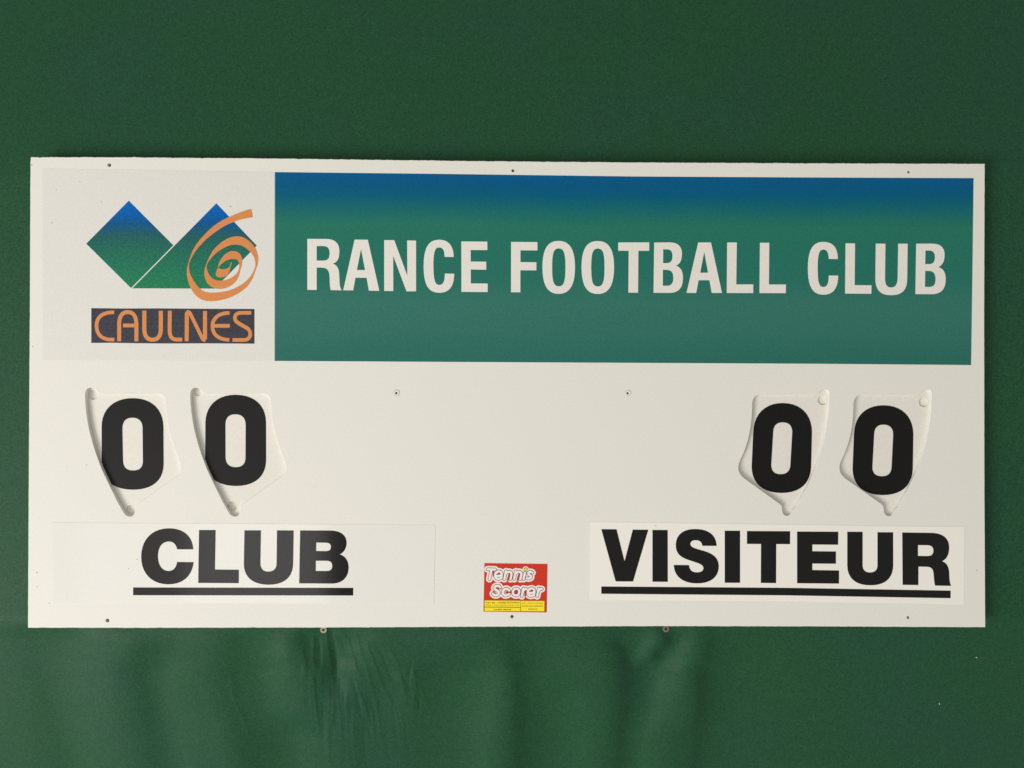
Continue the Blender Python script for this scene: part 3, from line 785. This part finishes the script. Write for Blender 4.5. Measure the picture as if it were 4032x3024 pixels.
# ------------------------------------------------------------ number plates lying in the pockets
PY = 0.0054
dig = ["M 545 216 C 735 216 843 330 843 500 L 845 850 C 845 1010 740 1102 548 1102 C 355 1100 250 1010 247 850 L 246 490 C 246 330 355 216 545 216 Z M 545 405 C 480 405 446 440 446 510 L 452 820 C 454 885 485 916 548 916 C 615 916 645 885 645 820 L 642 500 C 640 440 605 405 545 405 Z",
       "M 1540 183 C 1728 184 1836 290 1836 455 L 1837 815 C 1835 970 1735 1066 1545 1066 C 1355 1064 1250 970 1248 815 L 1250 455 C 1252 290 1360 184 1540 183 Z M 1540 372 C 1475 372 1443 407 1443 475 L 1444 790 C 1446 852 1480 884 1542 884 C 1608 884 1638 850 1638 790 L 1640 475 C 1638 407 1605 372 1540 372 Z",
       "M 570 263 C 745 264 853 375 853 545 L 845 880 C 840 1040 740 1133 560 1133 C 375 1132 272 1040 270 880 L 285 545 C 290 370 400 263 570 263 Z M 570 450 C 510 450 480 482 478 545 L 459 860 C 458 920 488 952 550 952 C 610 952 642 920 645 860 L 663 545 C 662 482 632 450 570 450 Z",
       "M 1545 285 C 1725 286 1832 395 1834 565 L 1829 900 C 1824 1060 1722 1154 1538 1154 C 1352 1152 1249 1060 1247 900 L 1260 565 C 1265 390 1370 285 1545 285 Z M 1545 472 C 1488 472 1457 504 1455 565 L 1438 880 C 1436 940 1468 972 1530 972 C 1592 972 1622 940 1625 880 L 1640 565 C 1638 504 1606 472 1545 472 Z"]
plate_holes = [(ZL, [(163, 184, 49), (527, 1296, 46)]), (ZL, [(1169, 154, 41), (1512, 1262, 47)]),
               (ZR, [(955, 237, 46)]), (ZR, [(1933, 255, 47)])]
labels = ['white number plate with black zero, above CLUB, nearest the left board edge',
          'white number plate with black zero above the B of CLUB, right one of its pair',
          'white number plate with black zero above the S of VISITEUR, left one of its pair',
          'white number plate with black zero, above VISITEUR, nearest the right board edge']
s2 = 900/2212
for i in range(4):
    out = inset(pockets[i], .00066)
    fr, hs = plate_holes[i]
    cs = [out]
    for (hx, hy, hr) in hs:
        c = fr([(hx, hy)], PY)[0]
        rr = hr*s2*mm*1.006
        for _ in range(60):                       # keep a thin rim of plastic round each hole
            q = min(out, key=lambda p: (p.x-c.x)**2 + (p.z-c.z)**2)
            dq = math.hypot(q.x-c.x, q.z-c.z)
            if dq > rr + .0003: break
            c = Vector((c.x + (c.x-q.x)/dq*.0001, 0, c.z + (c.z-q.z)/dq*.0001)); rr *= .994
        cs.append(circle(c, rr, 26))
    V, F = slab(cs, PY, PY + .0021)
    cx = sum(p.x for p in out)/len(out); zmin = min(p.z for p in out)
    r = empty('number_plate', (cx, PY + .0014, zmin))
    tag(r, labels[i], 'number plate', 'number plates in the four score pockets')
    link('plate', V, F, M['plate'], r)
    shape('printed_zero', dig[i], ZL if i < 2 else ZR, PY - .0003, PY + .0001, M['black'], r)

# ------------------------------------------------------------ screws under the board
def screw(px, py, ang, label, half=False):
    c = P(px, py, .0132); n = 32; V = []; F = []; FM = []
    R0 = 13.6*mm*1.012
    y0 = .0128
    prof = [(R0*.98, .0034), (R0, .0024), (R0*.97, .0006), (R0*.90, .0001)]
    for r, yy in prof:
        V += [(c.x + r*math.cos(2*math.pi*i/n), y0+yy, c.z + r*math.sin(2*math.pi*i/n)) for i in range(n)]
    for q in range(len(prof)-1):
        for i in range(n): F.append((q*n+i, (q+1)*n+i, (q+1)*n+(i+1) % n, q*n+(i+1) % n)); FM.append(0)
    # cross recess
    a, b = R0*.50, R0*.15
    cross = [(-b, a), (b, a), (b, b), (a, b), (a, -b), (b, -b), (b, -a), (-b, -a), (-b, -b), (-a, -b), (-a, b), (-b, b)]
    cr = [Vector((c.x + x*math.cos(ang) - z*math.sin(ang), 0, c.z + x*math.sin(ang) + z*math.cos(ang))) for x, z in cross]
    rim = [Vector((v[0], 0, v[2])) for v in V[-n:]]
    if area2(cr) > 0: cr = cr[::-1]
    fl = rim + cr; k = len(V) - n
    kk = len(V); V += [(p.x, y0+.0001, p.z) for p in cr]
    mp = list(range(k, k+n)) + list(range(kk, kk+12))
    for t in tessellate_polygon([[Vector((p.x, p.z, 0)) for p in rim], [Vector((p.x, p.z, 0)) for p in cr]]):
        F.append(tuple(mp[i] for i in t)); FM.append(0)
    k3 = len(V); V += [(c.x + (p.x-c.x)*.6, y0+.0024, c.z + (p.z-c.z)*.6) for p in cr]
    for i in range(12): F.append((kk+i, k3+i, k3+(i+1) % 12, kk+(i+1) % 12)); FM.append(1)
    F.append(tuple(range(k3, k3+12))); FM.append(1)
    # shank into the wall
    k4 = len(V); rs = R0*.42
    for yy in (y0+.0034, .172):
        V += [(c.x + rs*math.cos(2*math.pi*i/12), yy, c.z + rs*math.sin(2*math.pi*i/12)) for i in range(12)]
    for i in range(12): F.append((k4+i, k4+12+i, k4+12+(i+1) % 12, k4+(i+1) % 12)); FM.append(0)
    o = link('screw', V, F, [M['steel'], M['dark']], None, FM, loc=(c.x, .172, c.z))
    tag(o, label, 'screw', 'screws under the board edge')
    return o
screw(1273.5, 2480.5, .35, 'pale cross-head screw under the board at the start of the fanned creases')
screw(2622, 2476.5, .1, 'dull cross-head screw under the board beside the broad soft fold, right of the other screw')

# ------------------------------------------------------------ lint caught on the cloth
def lint(name, pts, w, label):
    V = []; F = []
    P3 = []
    for x, y in pts:
        yy = CLOTH_Y
        for _ in range(6):
            q = D(x, y, yy); yy = float(CL_Y[np.searchsorted(CL_Z, q.z), np.searchsorted(CL_X, q.x)])
        P3.append(q)
    h = 0.0036
    n = 6
    for i, p in enumerate(P3):
        a = P3[max(0, i-1)]; b = P3[min(len(P3)-1, i+1)]
        t = Vector((b.x-a.x, 0, b.z-a.z)).normalized(); nn = Vector((-t.z, 0, t.x))
        for k in range(n):
            q = 2*math.pi*k/n
            r = w*(1 if 0 < i < len(P3)-1 else .35)
            V.append((p.x + nn.x*math.cos(q)*r, p.y - .0003 - math.sin(q)*r, p.z + nn.z*math.cos(q)*r))
    for i in range(len(P3)-1):
        for k in range(n): F.append((i*n+k, i*n+(k+1) % n, (i+1)*n+(k+1) % n, (i+1)*n+k))
    F.append(tuple(range(n))); F.append(tuple(range(len(V)-n, len(V))))
    tag(link(name, V, F, M['thread' if name == 'loose_thread' else 'lint'], None, loc=P3[len(P3)//2]), label, 'lint')
lint('lint_fleck', [(2107.5, 1419), (2109.2, 1420), (2110.8, 1421)], .0007, 'tiny white lint fleck on the green cloth, nearer the lower right board corner')
lint('lint_fleck', [(2028.3, 1517.5), (2029, 1520), (2030.2, 1522.5)], .00045, 'thin white lint fleck low on the green cloth, lower of the two white ones')
lint('loose_thread', [(1756.5, 1537), (1757.5, 1545), (1758.3, 1555), (1760.5, 1562)], .00014, 'faint pale thread hanging on the green cloth below VISITEUR')
